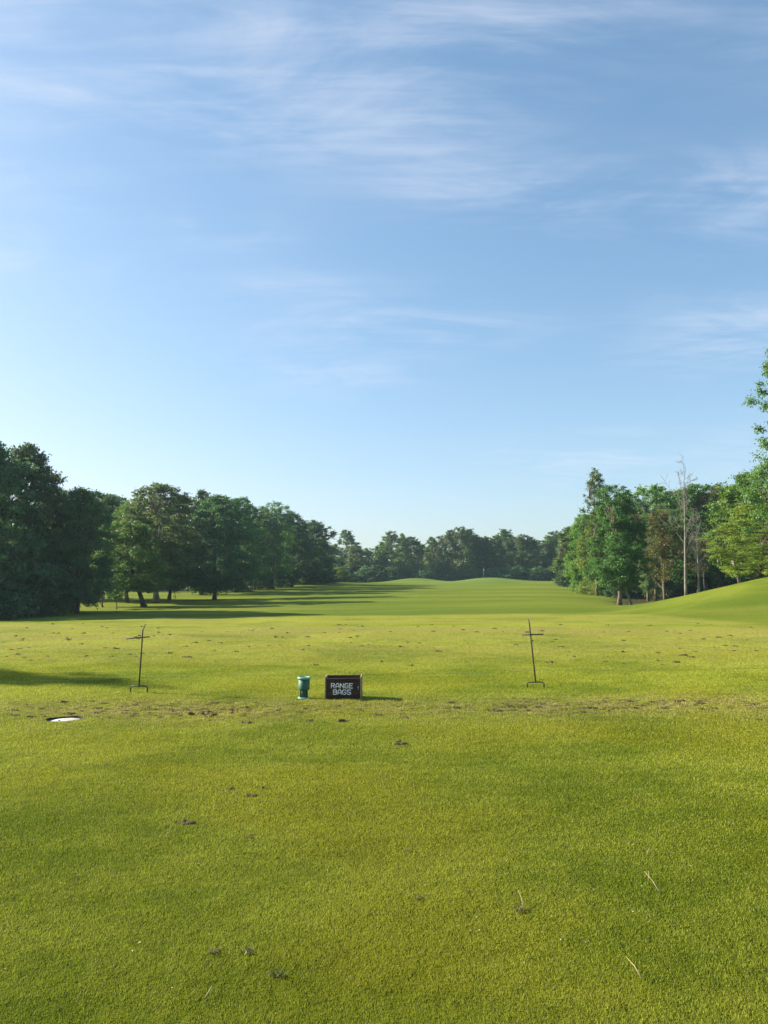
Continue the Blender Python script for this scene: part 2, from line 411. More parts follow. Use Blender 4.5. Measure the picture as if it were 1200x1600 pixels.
M['green'] = mat_rough('green_plastic', (.016, .090, .050), (.028, .130, .074), 12, .6, .05, spec=.5)
M['green_pale'] = mat_rough('faded_green_plastic', (.13, .30, .20), (.22, .40, .29), 14, .5, .05, spec=.5)
M['white'] = mat_rough('white_lid_plastic', (.30, .29, .24), (.66, .65, .60), 9, .6, .1)
M['sleeve'] = mat_rough('black_sleeve', (.010, .010, .009), (.03, .028, .022), 20, .8, .2)
M['soil'] = mat_rough('turned_soil', (.045, .036, .016), (.125, .095, .045), 30, .95, .8)
M['weed'] = mat_leaf('weed_leaf', (.060, .065, .018), (.130, .125, .045), .3)
M['straw'] = mat_rough('dry_straw', (.20, .16, .08), (.40, .34, .20), 30, .8, .1)
M['petal'] = mat_rough('pale_petal', (.45, .42, .25), (.75, .72, .55), 30, .7, .1)
M['rope'] = mat_rough('pale_rope', (.28, .28, .09), (.42, .42, .17), 30, .9, .4)
M['flag_red'] = mat_rough('faded_red_cloth', (.45, .12, .06), (.62, .25, .15), 10, .9, .1)
M['flag_white'] = mat_rough('white_cloth', (.60, .60, .52), (.80, .80, .72), 10, .9, .1)
M['pole'] = mat_rough('pale_pole', (.32, .30, .16), (.50, .47, .30), 5, .6, .1)

# ------------------------------------------------------------------ the ground sheet
def build_ground():
    rad = [0.35]
    while rad[-1] < 34: rad.append(rad[-1] * 1.0062 + .004)
    while rad[-1] < 300: rad.append(rad[-1] * 1.0095)
    while rad[-1] < 1800: rad.append(rad[-1] * 1.06)
    rad = np.array(rad)
    ang = np.concatenate([np.arange(-42, 42, .16), np.arange(42, 318, 2.0)]) * pi / 180
    nr, na = len(rad), len(ang)
    X = np.outer(rad, np.sin(ang)); Y = np.outer(rad, np.cos(ang))
    X = X.ravel(); Y = Y.ravel()
    # hole for the white lid: snap the rim vertices onto its circle
    r0 = .195
    dx = X - COVER[0]; dy = Y - COVER[1]; dd = np.hypot(dx, dy)
    inside = dd < r0
    idx = np.arange(nr * na).reshape(nr, na)
    Q = np.stack([idx[:-1], np.roll(idx[:-1], -1, 1), np.roll(idx[1:], -1, 1), idx[1:]], -1).reshape(-1, 4)
    bad = inside[Q].any(1)
    rimv = np.unique(Q[bad].ravel()); rimv = rimv[~inside[rimv]]
    Q = Q[~bad]
    X[rimv] = COVER[0] + dx[rimv] / dd[rimv] * (r0 + .002); Y[rimv] = COVER[1] + dy[rimv] / dd[rimv] * (r0 + .002)
    Z = ground_z(X, Y)
    V = np.stack([X, Y, Z], -1)
    zn = zones(X, Y)
    V = np.vstack([V, [[0, 0, gz(0, 0)]]]); zn = np.vstack([zn, [[0, 0, 0, 0]]])
    c = len(V) - 1
    T = np.stack([np.roll(idx[0], -1), idx[0], np.full(na, c)], -1)
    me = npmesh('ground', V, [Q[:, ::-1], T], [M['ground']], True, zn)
    return tag(obj('ground', me), kind='structure')
build_ground()

def build_grass():
    rng = np.random.default_rng(3)
    d0, d1 = 2.2, 30.0
    n = 1600000
    # density falls with the square of the distance
    d = d0 * (d1 / d0) ** rng.random(n)
    a = (rng.random(n) - .5) * 2 * RAD(36)
    X = d * np.sin(a); Y = d * np.cos(a)
    wv = worn(X, Y)
    keep = (rng.random(n) > sst(16, 30, d)) & (np.hypot(X - COVER[0], Y - COVER[1]) > .20) & (rng.random(n) > wv * .85 * (vnoise(X * 6, Y * 8, 91) > .40))
    X, Y, d = X[keep], Y[keep], d[keep]; n = len(X)
    Z = ground_z(X, Y) - .002
    s = np.clip(d / 3.2, .9, 4.2)
    clump = .8 + .45 * vnoise(X * 9, Y * 9, 71)
    h = (.006 + .008 * rng.random(n)) * clump * np.clip(.75 + s * .25, 1, 1.6)
    w = (.0010 + .0008 * rng.random(n)) * s * .76
    th = rng.random(n) * 2 * pi
    comb = fbm(X / .9, Y / .9, 81, 2) * 3 + 1.2                 # blades lie over in patches
    lean = .1 + .6 * rng.random(n)
    la = comb + rng.normal(0, 1.5, n)
    bx, by = np.cos(th) * w, np.sin(th) * w
    P0 = np.stack([X - bx, Y - by, Z], -1); P1 = np.stack([X + bx, Y + by, Z], -1)
    P2 = np.stack([X + np.cos(la) * h * lean, Y + np.sin(la) * h * lean, Z + h], -1)
    V = np.stack([P0, P1, P2], 1).reshape(-1, 3)
    T = np.arange(3 * n).reshape(-1, 3)
    zn = np.repeat(zones(X, Y), 3, 0)
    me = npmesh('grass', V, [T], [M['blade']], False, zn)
    o = obj('grass', me); tag(o, 'short mown yellow-green turf covering the tee in front', 'grass', kind='stuff')
build_grass()

# ------------------------------------------------------------------ trees
def cards(C, Nn, size, rng, aspect=.62):
    """rhombic leaf cards at C facing Nn"""
    n = len(C)
    Nn = Nn / (np.linalg.norm(Nn, axis=1)[:, None] + 1e-9)
    r = rng.normal(size=(n, 3)); U = np.cross(Nn, r); U /= np.linalg.norm(U, axis=1)[:, None] + 1e-9
    Vv = np.cross(Nn, U); s = size[:, None]
    bend = Nn * s * .18
    V = np.stack([C - U * s * .5, C - Vv * s * .5 * aspect + bend, C + U * s * .5, C + Vv * s * .5 * aspect + bend], 1)
    return V.reshape(-1, 3)
PROF = {
    'round': lambda t: np.sqrt(np.clip(1 - ((t - .42) / .60) ** 2, 0, 1)) ** .8,
    'dome': lambda t: np.clip((1 - t ** 2.4), 0, 1) ** .55 * (.72 + .28 * sst(0, .3, t)),
    'oval': lambda t: np.sqrt(np.clip(1 - ((t - .36) / .66) ** 2, 0, 1)) ** .9,
    'spire': lambda t: np.clip((1 - t), 0, 1) ** .62 * (.55 + .45 * sst(0, .22, t)),
    'wedge': lambda t: np.clip(.35 + .9 * t, 0, 1) * np.clip((1 - t ** 3), 0, 1) ** .6,
}
def gen_tree(name, seed, H, cb, R, prof, nclump, ncard, leaf, leafmat, bark, rc=(.55, 1.15), trunk_r=.2, lean=(0, 0), leaders=3, limbs=18,
             gap=.0, twig=True, flat=.65, taper=.4):
    rng = np.random.default_rng(seed); f = PROF[prof]
    top = H * .93
    P = np.array([[lean[0] * (t ** .8) * H + .12 * sin(5 * t + seed), lean[1] * t * H + .12 * cos(4 * t + seed * 2), t * top] for t in np.linspace(0, 1, 12)])
    P[0, :2] = 0
    rr = trunk_r * (1 - np.linspace(0, 1, 12)) ** .8 + .015; rr[0] *= 1.45
    tb = MB(); tb.tube(P, rr, 8)
    def axis(z):
        t = np.clip(z / top, 0, 1); return np.stack([np.interp(t, np.linspace(0, 1, 12), P[:, 0]), np.interp(t, np.linspace(0, 1, 12), P[:, 1])], -1)
    # clump centres inside an uneven envelope
    C = []; rad = []
    tries = 0
    while len(C) < nclump and tries < nclump * 30:
        tries += 1
        t = rng.random() ** .9; a = rng.random() * 2 * pi
        env = R * f(np.array([t]))[0] * (.72 + .62 * float(vnoise(np.array([a * 1.3 + seed]), np.array([t * 4.0]), seed)))
        r = env * (rng.random() ** .42)
        z = cb + (H - cb) * t
        rr_ = rng.uniform(*rc) * (1 - taper * t)
        c = np.array([r * cos(a), r * sin(a), z - rr_ * .3]); c[:2] += axis(z)
        if any(np.linalg.norm((c - q) / (1, 1, .8)) < (rr_ + s_) * .42 for q, s_ in zip(C, rad)): continue
        C.append(c); rad.append(rr_)
    for i in range(leaders):
        a = rng.random() * 2 * pi; r = R * rng.uniform(.1, .5); z = H * rng.uniform(.88, .98)
        c = np.array([r * cos(a), r * sin(a), z]); c[:2] += axis(z)
        for q in range(4): C.append(c + rng.normal(0, .22, 3) - (0, 0, q * .45)); rad.append((.22 + .13 * q) * rng.uniform(.8, 1.2) * (rc[1] / 1.15))
    C = np.array(C); rad = np.array(rad)
    # limbs to the outermost clumps, twigs to the rest
    hr = np.hypot(*(C[:, :2] - axis(C[:, 2])).T)
    order = np.argsort(-hr * rng.uniform(.6, 1, len(C)))
    nodes = []
    for i in order[:limbs]:
        c = C[i]; z0 = max(cb * .75 + .05 * H, min(c[2] - hr[i] * rng.uniform(.45, .95), top * .9)); a0 = axis(z0)
        p0 = np.array([a0[0], a0[1], z0])
        mid = p0 * .5 + c * .5 + np.array([0, 0, -.06 * hr[i]]) + rng.normal(0, .1, 3)
        q = np.array([p0 * (1 - s) ** 2 + mid * 2 * s * (1 - s) + c * s * s for s in np.linspace(0, 1, 7)])
        r0 = trunk_r * .42 * (1 - z0 / H * .6)
        tb.tube(q, np.linspace(r0, .02, 7), 5); nodes += list(q[2:])
    if twig:
        ND = np.array(nodes)
        for i in order[limbs:]:
            c = C[i]; dist = np.linalg.norm(ND - c, axis=1) + np.where(ND[:, 2] > c[2], 1.5, 0); p = ND[np.argmin(dist)]
            tb.tube(np.array([p, (p + c) / 2 + rng.normal(0, .08, 3), c]), [.03, .022, .01], 4, False)
    tm = tb.mesh(name + '_trunk', M[bark], True)
    # leaves
    w = rad ** 2 * rng.uniform(.5, 1.3, len(C)); cnt = np.maximum((w / w.sum() * ncard).astype(int), 6)
    AC = []; AN = []
    for c, r, k in zip(C, rad, cnt):
        if rng.random() < gap: k = k // 4
        d = rng.normal(size=(k, 3)); d /= np.linalg.norm(d, axis=1)[:, None]
        u = rng.random(k) ** .45
        # sprays: some cards gather round a few outward shoots
        ns = 7; sd_ = rng.normal(size=(ns, 3)); sd_[:, 2] = sd_[:, 2] * .6 + .25; sd_ /= np.linalg.norm(sd_, axis=1)[:, None]
        sp = rng.random(k) < .45; pick = sd_[rng.integers(0, ns, k)]
        L = np.where(sp, rng.random(k) ** 1.2 * 1.7, u)
        dirn = np.where(sp[:, None], pick, d)
        p = dirn * (L * r)[:, None] + np.where(sp, .10, .04)[:, None] * rng.normal(size=(k, 3)) * r
        p[:, 2] *= flat
        AC.append(c + p); AN.append(dirn * .55 + rng.normal(size=(k, 3)) * .6 + np.array([0, 0, .55]))
    AC = np.concatenate(AC); AN = np.concatenate(AN)
    ok = AC[:, 2] > .15; AC = AC[ok]; AN = AN[ok]
    V = cards(AC, AN, leaf * rng.uniform(.65, 1.35, len(AC)), rng)
    cm = npmesh(name + '_crown', V, [np.arange(len(V)).reshape(-1, 4)], [M[leafmat]])
    return dict(trunk=tm, crown=cm, H=float(np.percentile(V[:, 2], 99.9)), R=R)

def gen_bare(name, seed, H, bark, spread=.32, leafmat=None, ncard=0, trunk_r=.17, cb=.38, leaf=.16, dens=7, R=2.4):
    """a tree of bare recursive branches, optionally with a few dying leaves"""
    rng = np.random.default_rng(seed); tb = MB(); tips = []
    P = np.array([[.10 * sin(3 * t + seed), .08 * cos(4 * t), t * H] for t in np.linspace(0, 1, 12)]); P[:, :2] -= P[0, :2]
    tb.tube(P, trunk_r * (1 - np.linspace(0, 1, 12)) ** .7 + .012, 8)
    def grow(p, d, ln, r, lv):
        n = 6; q = [p]; dd = d.copy()
        for i in range(n):
            dd = dd + rng.normal(0, .10, 3) + np.array([0, 0, .04]); dd /= np.linalg.norm(dd); q.append(q[-1] + dd * ln / n)
        q = np.array(q); tb.tube(q, np.maximum(np.linspace(r, r * .35, n + 1), .014), 4 if lv else 5, False)
        tips.extend(q[3:])
        if lv >= 3: return
        for k in range(dens if lv == 0 else 4):
            i = rng.integers(1, n + 1); ax = rng.normal(size=3); nd = dd + ax * .75; nd[2] += .25; nd /= np.linalg.norm(nd)
            grow(q[i], nd, ln * rng.uniform(.35, .6), r * .5, lv + 1)
    nb = 17
    for k in range(nb):
        t = cb + (1 - cb) * (k + .5) / nb; a = k * 2.4 + seed
        p = np.array([np.interp(t, np.linspace(0, 1, 12), P[:, 0]), np.interp(t, np.linspace(0, 1, 12), P[:, 1]), t * H])
        d = np.array([cos(a), sin(a), .75 + t * .9]); d /= np.linalg.norm(d)
        grow(p, d, R * (1.15 - .75 * t) * rng.uniform(.6, 1.15), trunk_r * .32 * (1.2 - t), 1)
    tm = tb.mesh(name + '_trunk', M[bark], True); out = dict(trunk=tm, H=float(np.concatenate(tb.V)[:, 2].max()), R=R)
    if ncard:
        tips = np.array(tips); c = tips[rng.integers(0, len(tips), ncard)] + rng.normal(0, .16, (ncard, 3))
        V = cards(c, rng.normal(size=(ncard, 3)) + (0, 0, .4), leaf * rng.uniform(.6, 1.3, ncard), rng)
        out['crown'] = npmesh(name + '_crown', V, [np.arange(len(V)).reshape(-1, 4)], [M[leafmat]])
    return out

PT = {}
PT['broad1'] = gen_tree('broad', 1, 14, 1.9, 4.6, 'round', 210, 38000, .25, 'leaf_dark', 'bark', rc=(.6, 1.25))
PT['broad2'] = gen_tree('broad', 2, 14, 1.8, 4.4, 'dome', 210, 50000, .215, 'leaf_dark', 'bark', leaders=4, rc=(.6, 1.25))
PT['broad3'] = gen_tree('broad', 13, 15, 2.2, 4.2, 'oval', 200, 36000, .25, 'leaf_mid', 'bark', leaders=5, gap=.1, rc=(.6, 1.2))
PT['grey'] = gen_tree('grey', 4, 15, 2.6, 4.6, 'wedge', 200, 34000, .22, 'leaf_grey', 'bark_brown', rc=(.5, 1.1), gap=.12, leaders=4, trunk_r=.26)
PT['low'] = gen_tree('low', 5, 13, .6, 4.6, 'dome', 230, 62000, .21, 'leaf_dark', 'bark', leaders=4, rc=(.6, 1.25))
PT['lowmid'] = gen_tree('lowmid', 6, 12, .3, 3.6, 'oval', 190, 50000, .20, 'leaf_lit', 'bark', leaders=4, rc=(.6, 1.2))
PT['aspen1'] = gen_tree('aspen', 7, 15, .6, 2.7, 'spire', 120, 17000, .30, 'leaf_mid', 'bark_brown', rc=(.5, 1.15), leaders=8, gap=.05, limbs=12, flat=1.0, taper=.6)
PT['aspen2'] = gen_tree('aspen', 8, 15, .4, 3.2, 'oval', 140, 19000, .30, 'leaf_grey', 'bark_brown', rc=(.55, 1.2), leaders=8, gap=.05, limbs=12, flat=1.0, taper=.6)
PT['aspen3'] = gen_tree('aspen', 9, 15, 1.0, 2.9, 'dome', 120, 16000, .30, 'leaf_grey', 'bark_brown', rc=(.5, 1.05), leaders=8, gap=.1, limbs=12, flat=1.0, taper=.6)
PT['poplar'] = gen_tree('poplar', 10, 17, 2.6, 2.9, 'wedge', 130, 15000, .20, 'leaf_mid', 'bark_brown', rc=(.45, .9), leaders=5, gap=.1)
PT['elm'] = gen_tree('elm', 11, 13, 2.2, 3.3, 'oval', 210, 54000, .175, 'leaf_mid', 'bark_brown', rc=(.5, 1.1), leaders=4, trunk_r=.24)
PT['lit'] = gen_tree('lit', 12, 13, 1.8, 4.0, 'round', 180, 32000, .25, 'leaf_lit', 'bark_brown', leaders=2, rc=(.6, 1.2))
PT['maple'] = gen_tree('maple', 15, 13, 1.2, 5.0, 'dome', 220, 60000, .18, 'leaf_maple', 'bark_brown', rc=(.6, 1.3), flat=.45)
PT['oak'] = gen_tree('oak', 16, 19, 3.4, 5.5, 'oval', 220, 50000, .20, 'leaf_mid', 'bark', rc=(.6, 1.25), leaders=6, gap=.12, trunk_r=.35)
PT['bush'] = gen_tree('bush', 17, 4.0, .1, 2.6, 'dome', 80, 13000, .20, 'leaf_dark', 'bark', rc=(.45, .85), trunk_r=.07, leaders=2, limbs=10)
PT['bush_lit'] = gen_tree('bush_light', 18, 4.0, .1, 2.4, 'dome', 60, 9000, .24, 'leaf_maple', 'bark', rc=(.45, .8), trunk_r=.07, leaders=3, limbs=10)
PT['young'] = gen_tree('young', 19, 6.0, 1.9, 1.7, 'oval', 60, 8000, .18, 'leaf_lit', 'bark', rc=(.35, .7), trunk_r=.07, leaders=2, limbs=9)
PT['leanL'] = gen_tree('leaning', 20, 11, 2.2, 3.0, 'round', 130, 24000, .22, 'leaf_mid', 'bark', lean=(-.20, 0), trunk_r=.22)
PT['whitelean'] = gen_tree('white', 21, 5.5, 1.9, 1.3, 'oval', 40, 6000, .18, 'leaf_mid', 'bark_pale', rc=(.3, .6), lean=(-.16, 0), trunk_r=.13, leaders=1, limbs=8)
PT['brown'] = gen_bare('brown', 22, 10, 'bark_brown', leafmat='leaf_brown', ncard=19000, cb=.14, dens=5, R=5.4, leaf=.16)
PT['rust'] = gen_bare('rust', 23, 12, 'bark_brown', leafmat='leaf_rust', ncard=5500, cb=.35, dens=5, R=5.0, leaf=.17)
PT['dead'] = gen_bare('dead', 24, 13, 'bark_pale', cb=.40, trunk_r=.17, R=4.6)

WF = dict(young=1.1, lowmid=1.0, elm=1.1, whitelean=1.1, dead=2.0, brown=1.5, rust=1.5, bush=1.2, bush_lit=1.2, aspen1=1.45, aspen2=1.35, aspen3=1.4, poplar=1.15, oak=1.15, maple=1.1)
def tree(kind, xp, d, topy, wpx, label, group=None, name=None, cat='tree', rz=None, basey=None, cop=[0]):
    """stand a tree of a kind at distance d where the photo shows it"""
    cop[0] += 1; p = PT[kind]
    X, Y, ZT = at(xp, topy, d)
    g = gz(X, Y) - .06
    h = (ZT - g) / p['H'] * .985; s = wpx / F * d / (2 * p['R']) * WF.get(kind, 1.25)
    o = empty(name or 'broadleaf_tree', (X, Y, g), (cop[0] * 2.399) % 6.28 if rz is None else rz)
    o.scale = (s, s, h)
    obj('trunk', p['trunk'], o)
    if 'crown' in p: obj('crown', p['crown'], o)
    tag(o, label, cat, group); return o

LG = 'trees of the left grove'; RG = 'trees of the right grove'; FG = 'trees of the far tree line'
# left grove, from the frame's edge towards the middle
tree('low', -22, 57, 684, 175, 'tallest dark tree at the left edge of the photo, leafy down to the grass', LG)
tree('broad2', 42, 61, 692, 105, 'tall dark tree with a ragged top next to the left edge', LG)
tree('broad2', 127, 62, 760, 92, 'dark round tree whose low branches hang over a short trunk at far left', LG)
tree('broad1', 122, 92, 765, 95, 'paler tree showing behind the dark round tree at far left', LG)
tree('broad3', 165, 98, 768, 85, 'mid green tree in the dip of the left skyline', LG)
tree('young', 163, 75, 868, 44, 'small light green tree in the gap under the left grove', LG, 'young_tree')
tree('young', 184, 70, 895, 26, 'thin sapling standing alone on the sunlit grass of the left grove', LG, 'young_tree')
tree('elm', 203, 86, 782, 70, 'narrow tree with sunlit yellow leaves at its left edge in the left grove', LG)
tree('leanL', 229, 75, 812, 78, 'tree with a dark trunk leaning left in the left grove', LG, rz=0)
tree('grey', 250, 83, 753, 125, 'tall wide olive tree with a tall pale brown trunk in the left grove', LG, rz=0.3)
tree('broad1', 268, 96, 770, 80, 'dark tree close behind the wide olive tree', LG)
tree('aspen3', 318, 112, 764, 50, 'thin crowned tree with a tufted top right of the olive tree', LG)
tree('broad2', 338, 95, 772, 92, 'dark full tree with a black trunk standing forward on the shaded grass', LG)
tree('broad3', 372, 118, 776, 72, 'dark domed tree between the black trunk and the forked top', LG)
tree('broad1', 400, 128, 790, 60, 'dark domed tree left of the forked top in the left grove', LG)
tree('oak', 428, 132, 783, 66, 'tree with a high forked top in the left grove', LG)
tree('broad2', 458, 140, 800, 58, 'dark tree sloping down after the forked top', LG)
tree('broad1', 484, 150, 812, 58, 'last big dark round tree at the right end of the left grove', LG)
tree('aspen2', 500, 170, 838, 34, 'small dark tree tucked behind the end of the left grove', LG)
# deeper rows of the left grove
rr_ = random.Random(5)
for i in range(15):
    xp = -60 + i * 37 + rr_.uniform(-8, 8); d = 128 + 3.5 * i + rr_.uniform(-8, 8)
    ty = np.interp(xp, [-60, 100, 250, 400, 500], [770, 800, 800, 815, 850]) + rr_.uniform(-8, 12)
    tree(('broad1', 'broad3', 'grey', 'broad2')[i % 4], xp, d, ty, 70 + rr_.uniform(-10, 15), 'tree deep in the left grove seen only as a trunk and foliage behind others', 'trees deep in the left grove')
tree('bush', 22, 58, 838, 120, 'big dark bush on the grass at the left edge', LG, 'bush', 'bush')
tree('low', 84, 66, 757, 80, 'dark leafy tree between the ragged top and the round tree at far left', LG)
tree('bush', 70, 61, 880, 70, 'dark bush below the round tree at far left', LG, 'bush', 'bush')
tree('bush', -30, 54, 880, 110, 'dark bush cut by the left edge of the photo', LG, 'bush', 'bush')
for i, (xp, d, ty, w) in enumerate(((300, 150, 905, 40), (345, 160, 900, 44), (392, 165, 900, 40), (432, 165, 898, 44), (470, 172, 896, 40), (500, 180, 890, 36))):
    tree('bush_lit' if i % 2 else 'bush', xp, d, ty, w, 'low undergrowth bush between the trunks of the left grove', 'undergrowth of the left grove', 'bush', 'bush')
for i in range(16):
    xp = 90 + i * 27 + rr_.uniform(-6, 6)
    tree('bush', xp, 172 + rr_.uniform(0, 20), np.interp(xp, [90, 500], [878, 880]) + rr_.uniform(-6, 6), 50, 'tall thicket bush closing the back of the left grove', 'thicket behind the left grove', 'bush', 'bush')
tree('bush_lit', 528, 200, 886, 34, 'yellow-green bush at the foot of the far tree line near the left grove', None, 'bush', 'bush')

# far tree line
fr = random.Random(11)
tops = [(505, 846), (522, 850), (541, 827), (558, 852), (577, 856), (596, 846), (612, 829), (628, 833), (643, 838), (661, 850), (675, 838), (690, 836),
        (704, 827), (719, 822), (735, 826), (748, 838), (760, 838), (773, 836), (786, 826), (801, 838), (816, 834), (829, 838), (842, 843), (856, 836), (868, 829), (881, 833), (893, 826)]
for i, (xp, ty) in enumerate(tops):
    k = ('aspen1', 'aspen3', 'aspen2')[(i * 7 + i // 3) % 3]
    lab = 'slender tree in the dark line closing the far end of the range'
    if xp == 541: k = 'aspen3'; lab = 'pale airy tree rising above its neighbours at the left end of the far line'
    tree(k, xp, 232 + fr.uniform(-10, 10), ty, 27 + fr.uniform(-3, 9), lab, FG, 'aspen_tree')
for i in range(24):
    xp = 498 + i * 17.5 + fr.uniform(-4, 4)
    tree(('aspen2', 'aspen1', 'broad2')[i % 3], xp, 262 + fr.uniform(-8, 8), np.interp(xp, [498, 560, 620, 900], [866, 872, 855, 850]) + fr.uniform(-5, 5), 36, 'tree standing behind the far line, filling its gaps', 'trees behind the far line', 'aspen_tree')
for i in range(22):
    xp = 500 + i * 19 + fr.uniform(-5, 5)
    tree('bush', xp, 222 + fr.uniform(-4, 4), 884 + fr.uniform(-6, 5), 34, 'dark bush at the foot of the far tree line', 'bushes at the foot of the far line', 'bush', 'bush')

# right grove
tree('lowmid', 912, 112, 802, 52, 'sunlit green tree leafy to the ground at the left end of the right grove', RG)
tree('aspen1', 889, 150, 822, 34, 'pale narrow tree behind the left end of the right grove', RG, 'aspen_tree')
tree('lowmid', 938, 100, 795, 66, 'lower sunlit tree against the trunked tree of the right grove', RG)
tree('poplar', 928, 98, 729, 46, 'tallest narrow poplar of the right grove with an open feathery top', RG, 'poplar_tree')
tree('elm', 963, 72, 756, 76, 'dark green tree with a bare straight trunk standing forward on the grass', RG, rz=1.0)
tree('whitelean', 984, 72, 868, 34, 'small tree with a leaning whitish trunk beside the forward tree', RG, 'young_tree', rz=0)
tree('broad1', 985, 104, 778, 70, 'dark tree behind the forward tree of the right grove', RG)
tree('lit', 1024, 118, 757, 76, 'bright green rounded tree behind the brown tree', RG)
tree('lit', 1052, 122, 764, 60, 'green tree left of the bare dead tree', RG)
tree('grey', 1009, 84, 800, 50, 'thin trunked tree between the forward tree and the brown tree', RG)
tree('aspen3', 1021, 88, 806, 36, 'slim tree just left of the brown tree, its trunk dark', RG, 'aspen_tree')
tree('brown', 1034, 76, 792, 92, 'brown half-dead tree with thinning leaves in the right grove', RG)
tree('dead', 1064, 66, 704, 60, 'tall bare dead tree with a whitish trunk', RG, 'dead_tree')
tree('broad3', 1086, 90, 754, 78, 'dark blue-green tree behind the bare dead tree', RG)
tree('rust', 1116, 88, 758, 66, 'thin rusty brown tree right of the bare dead tree', RG)
tree('dead', 1088, 68, 800, 50, 'shorter bare birch with a pale trunk behind the hill', RG, 'dead_tree', rz=2.0)
tree('rust', 1098, 72, 838, 50, 'low rust coloured tree in front of the shorter birch', RG)
tree('lit', 1132, 102, 758, 70, 'mid green tree behind the rusty brown tree', RG)
tree('lit', 1168, 78, 738, 90, 'tall light green tree behind the yellow-green maple', RG)
tree('maple', 1182, 60, 782, 138, 'wide yellow-green maple with drooping layers above the hill', RG, 'maple_tree')
tree('maple', 1235, 55, 800, 130, 'yellow-green maple cut by the right edge of the photo', RG, 'maple_tree')
tree('oak', 1238, 52, 520, 125, 'very tall tree at the right edge whose leafy boughs reach into the sky', RG, 'oak_tree', rz=.4)
rr_ = random.Random(8)
for i in range(16):
    xp = 990 + i * 19 + rr_.uniform(-5, 5); d = 104 + rr_.uniform(0, 40)
    ty = np.interp(xp, [990, 1080, 1150, 1300], [800, 790, 780, 740]) + rr_.uniform(-6, 14)
    tree(('broad1', 'broad3', 'lit', 'broad2')[i % 4], xp, d, ty, 66, 'tree deep in the right grove seen as a trunk and foliage behind others', 'trees deep in the right grove')
for i in range(14):
    xp = 895 + i * 26 + rr_.uniform(-5, 5)
    tree('bush', xp, (118 if xp < 960 else 92) + rr_.uniform(0, 20), (886 if xp < 960 else 900 - (xp - 960) * .13), 46, 'undergrowth bush behind the trunks of the right grove', 'undergrowth of the right grove', 'bush', 'bush')

for i, (xp, d, ty, w) in enumerate(((365, 120, 884, 50), (402, 132, 880, 46), (440, 140, 880, 46), (474, 150, 878, 44), (505, 168, 884, 36))):
    tree('bush', xp, d, ty, w, 'dark bush filling the foot of the right half of the left grove', 'bushes at the foot of the left grove', 'bush', 'bush')
# leaning broken trunk above the hill
def broken_trunk():
    X, Y, Z = at(1157, 905, 62); X2, Y2, Z2 = at(1144, 874, 62)
    g = gz(X, Y); o = empty('broken_trunk', (X, Y, g))
    t = MB(); t.tube([(0, 0, -.3), (-.25, 0, 1.0), (X2 - X, 0, Z2 - g)], [.16, .13, .10], 8)
    me = t.mesh('broken_trunk', M['bark_pale'], True); bpy.data.objects.remove(o)
    tag(obj('broken_trunk', me, None, (X, Y, g)), 'pale broken trunk leaning left above the grassy hill', 'tree trunk')
broken_trunk()
# tree to the left of the tee, outside the frame, whose shade falls over the tee's left side
def shade_tree():
    p = PT['aspen1']; x, y = -27.6, 18.6; o = empty('aspen_tree', (x, y, gz(x, y)))
    k = 13.2 / p['H']; o.scale = (.8, .8, k); obj('trunk', p['trunk'], o); obj('crown', p['crown'], o)
    tag(o, 'slender tree beyond the left side of the tee that shades its left edge', 'tree')
shade_tree()

# ------------------------------------------------------------------ things on the tee
def rod(pts, r, k=8): t = MB(); t.tube(pts, r, k); return t
def bag_stand(xp, base_y, d, foot, pole_top, bend_top, bar, barz, label, peg=False, rz=0):
    X, Y, _ = at(xp, base_y, d); g = gz(X, Y)
    o = empty('bag_stand', (X, Y, g)); o.rotation_euler = (0, 0, rz)
    hw, hh = foot
    f = MB(); f.tube([(-hw, 0, -.03), (-hw, 0, hh - .018), (-hw + .018, 0, hh), (hw - .018, 0, hh), (hw, 0, hh - .018), (hw, 0, -.03)], .0095, 8)
    obj('foot_frame', f.mesh('foot_frame', M['iron'], True), o)
    p = MB(); p.tube([(0, 0, hh), tuple(np.array(pole_top) * .5 + (0, 0, hh * .5)), pole_top, bend_top], [.0105, .0105, .010, .006], 8)
    obj('pole', p.mesh('pole', M['iron'], True), o)
    b = MB(); b.tube(bar, .0085, 8); obj('crossbar', b.mesh('crossbar', M['iron'], True), o)
    if peg:
        q = MB(); q.tube([(peg[0], -.004, peg[2]), (peg[0] + .032, -.02, peg[2] - .008)], .010, 8); obj('peg', q.mesh('peg', M['iron'], True), o)
    return tag(o, label, 'bag stand', 'iron bag stands on the tee')
bag_stand(217, 1081, 10.95, (.118, .082), (.032, 0, .86), (.068, 0, .945), [(-.17, -.10, .745), (.027, 0, .758), (.115, .05, .762)], .75,
          'thin black iron stand left of the green cup, its tip bent right')
bag_stand(837, 1071, 11.6, (.124, .082), (-.078, 0, .94), (-.096, 0, 1.02), [(-.190, 0, .775), (.130, .0, .787)], .78,
          'thin black iron stand right of the crate, leaning left', peg=(-.062, 0, .70))

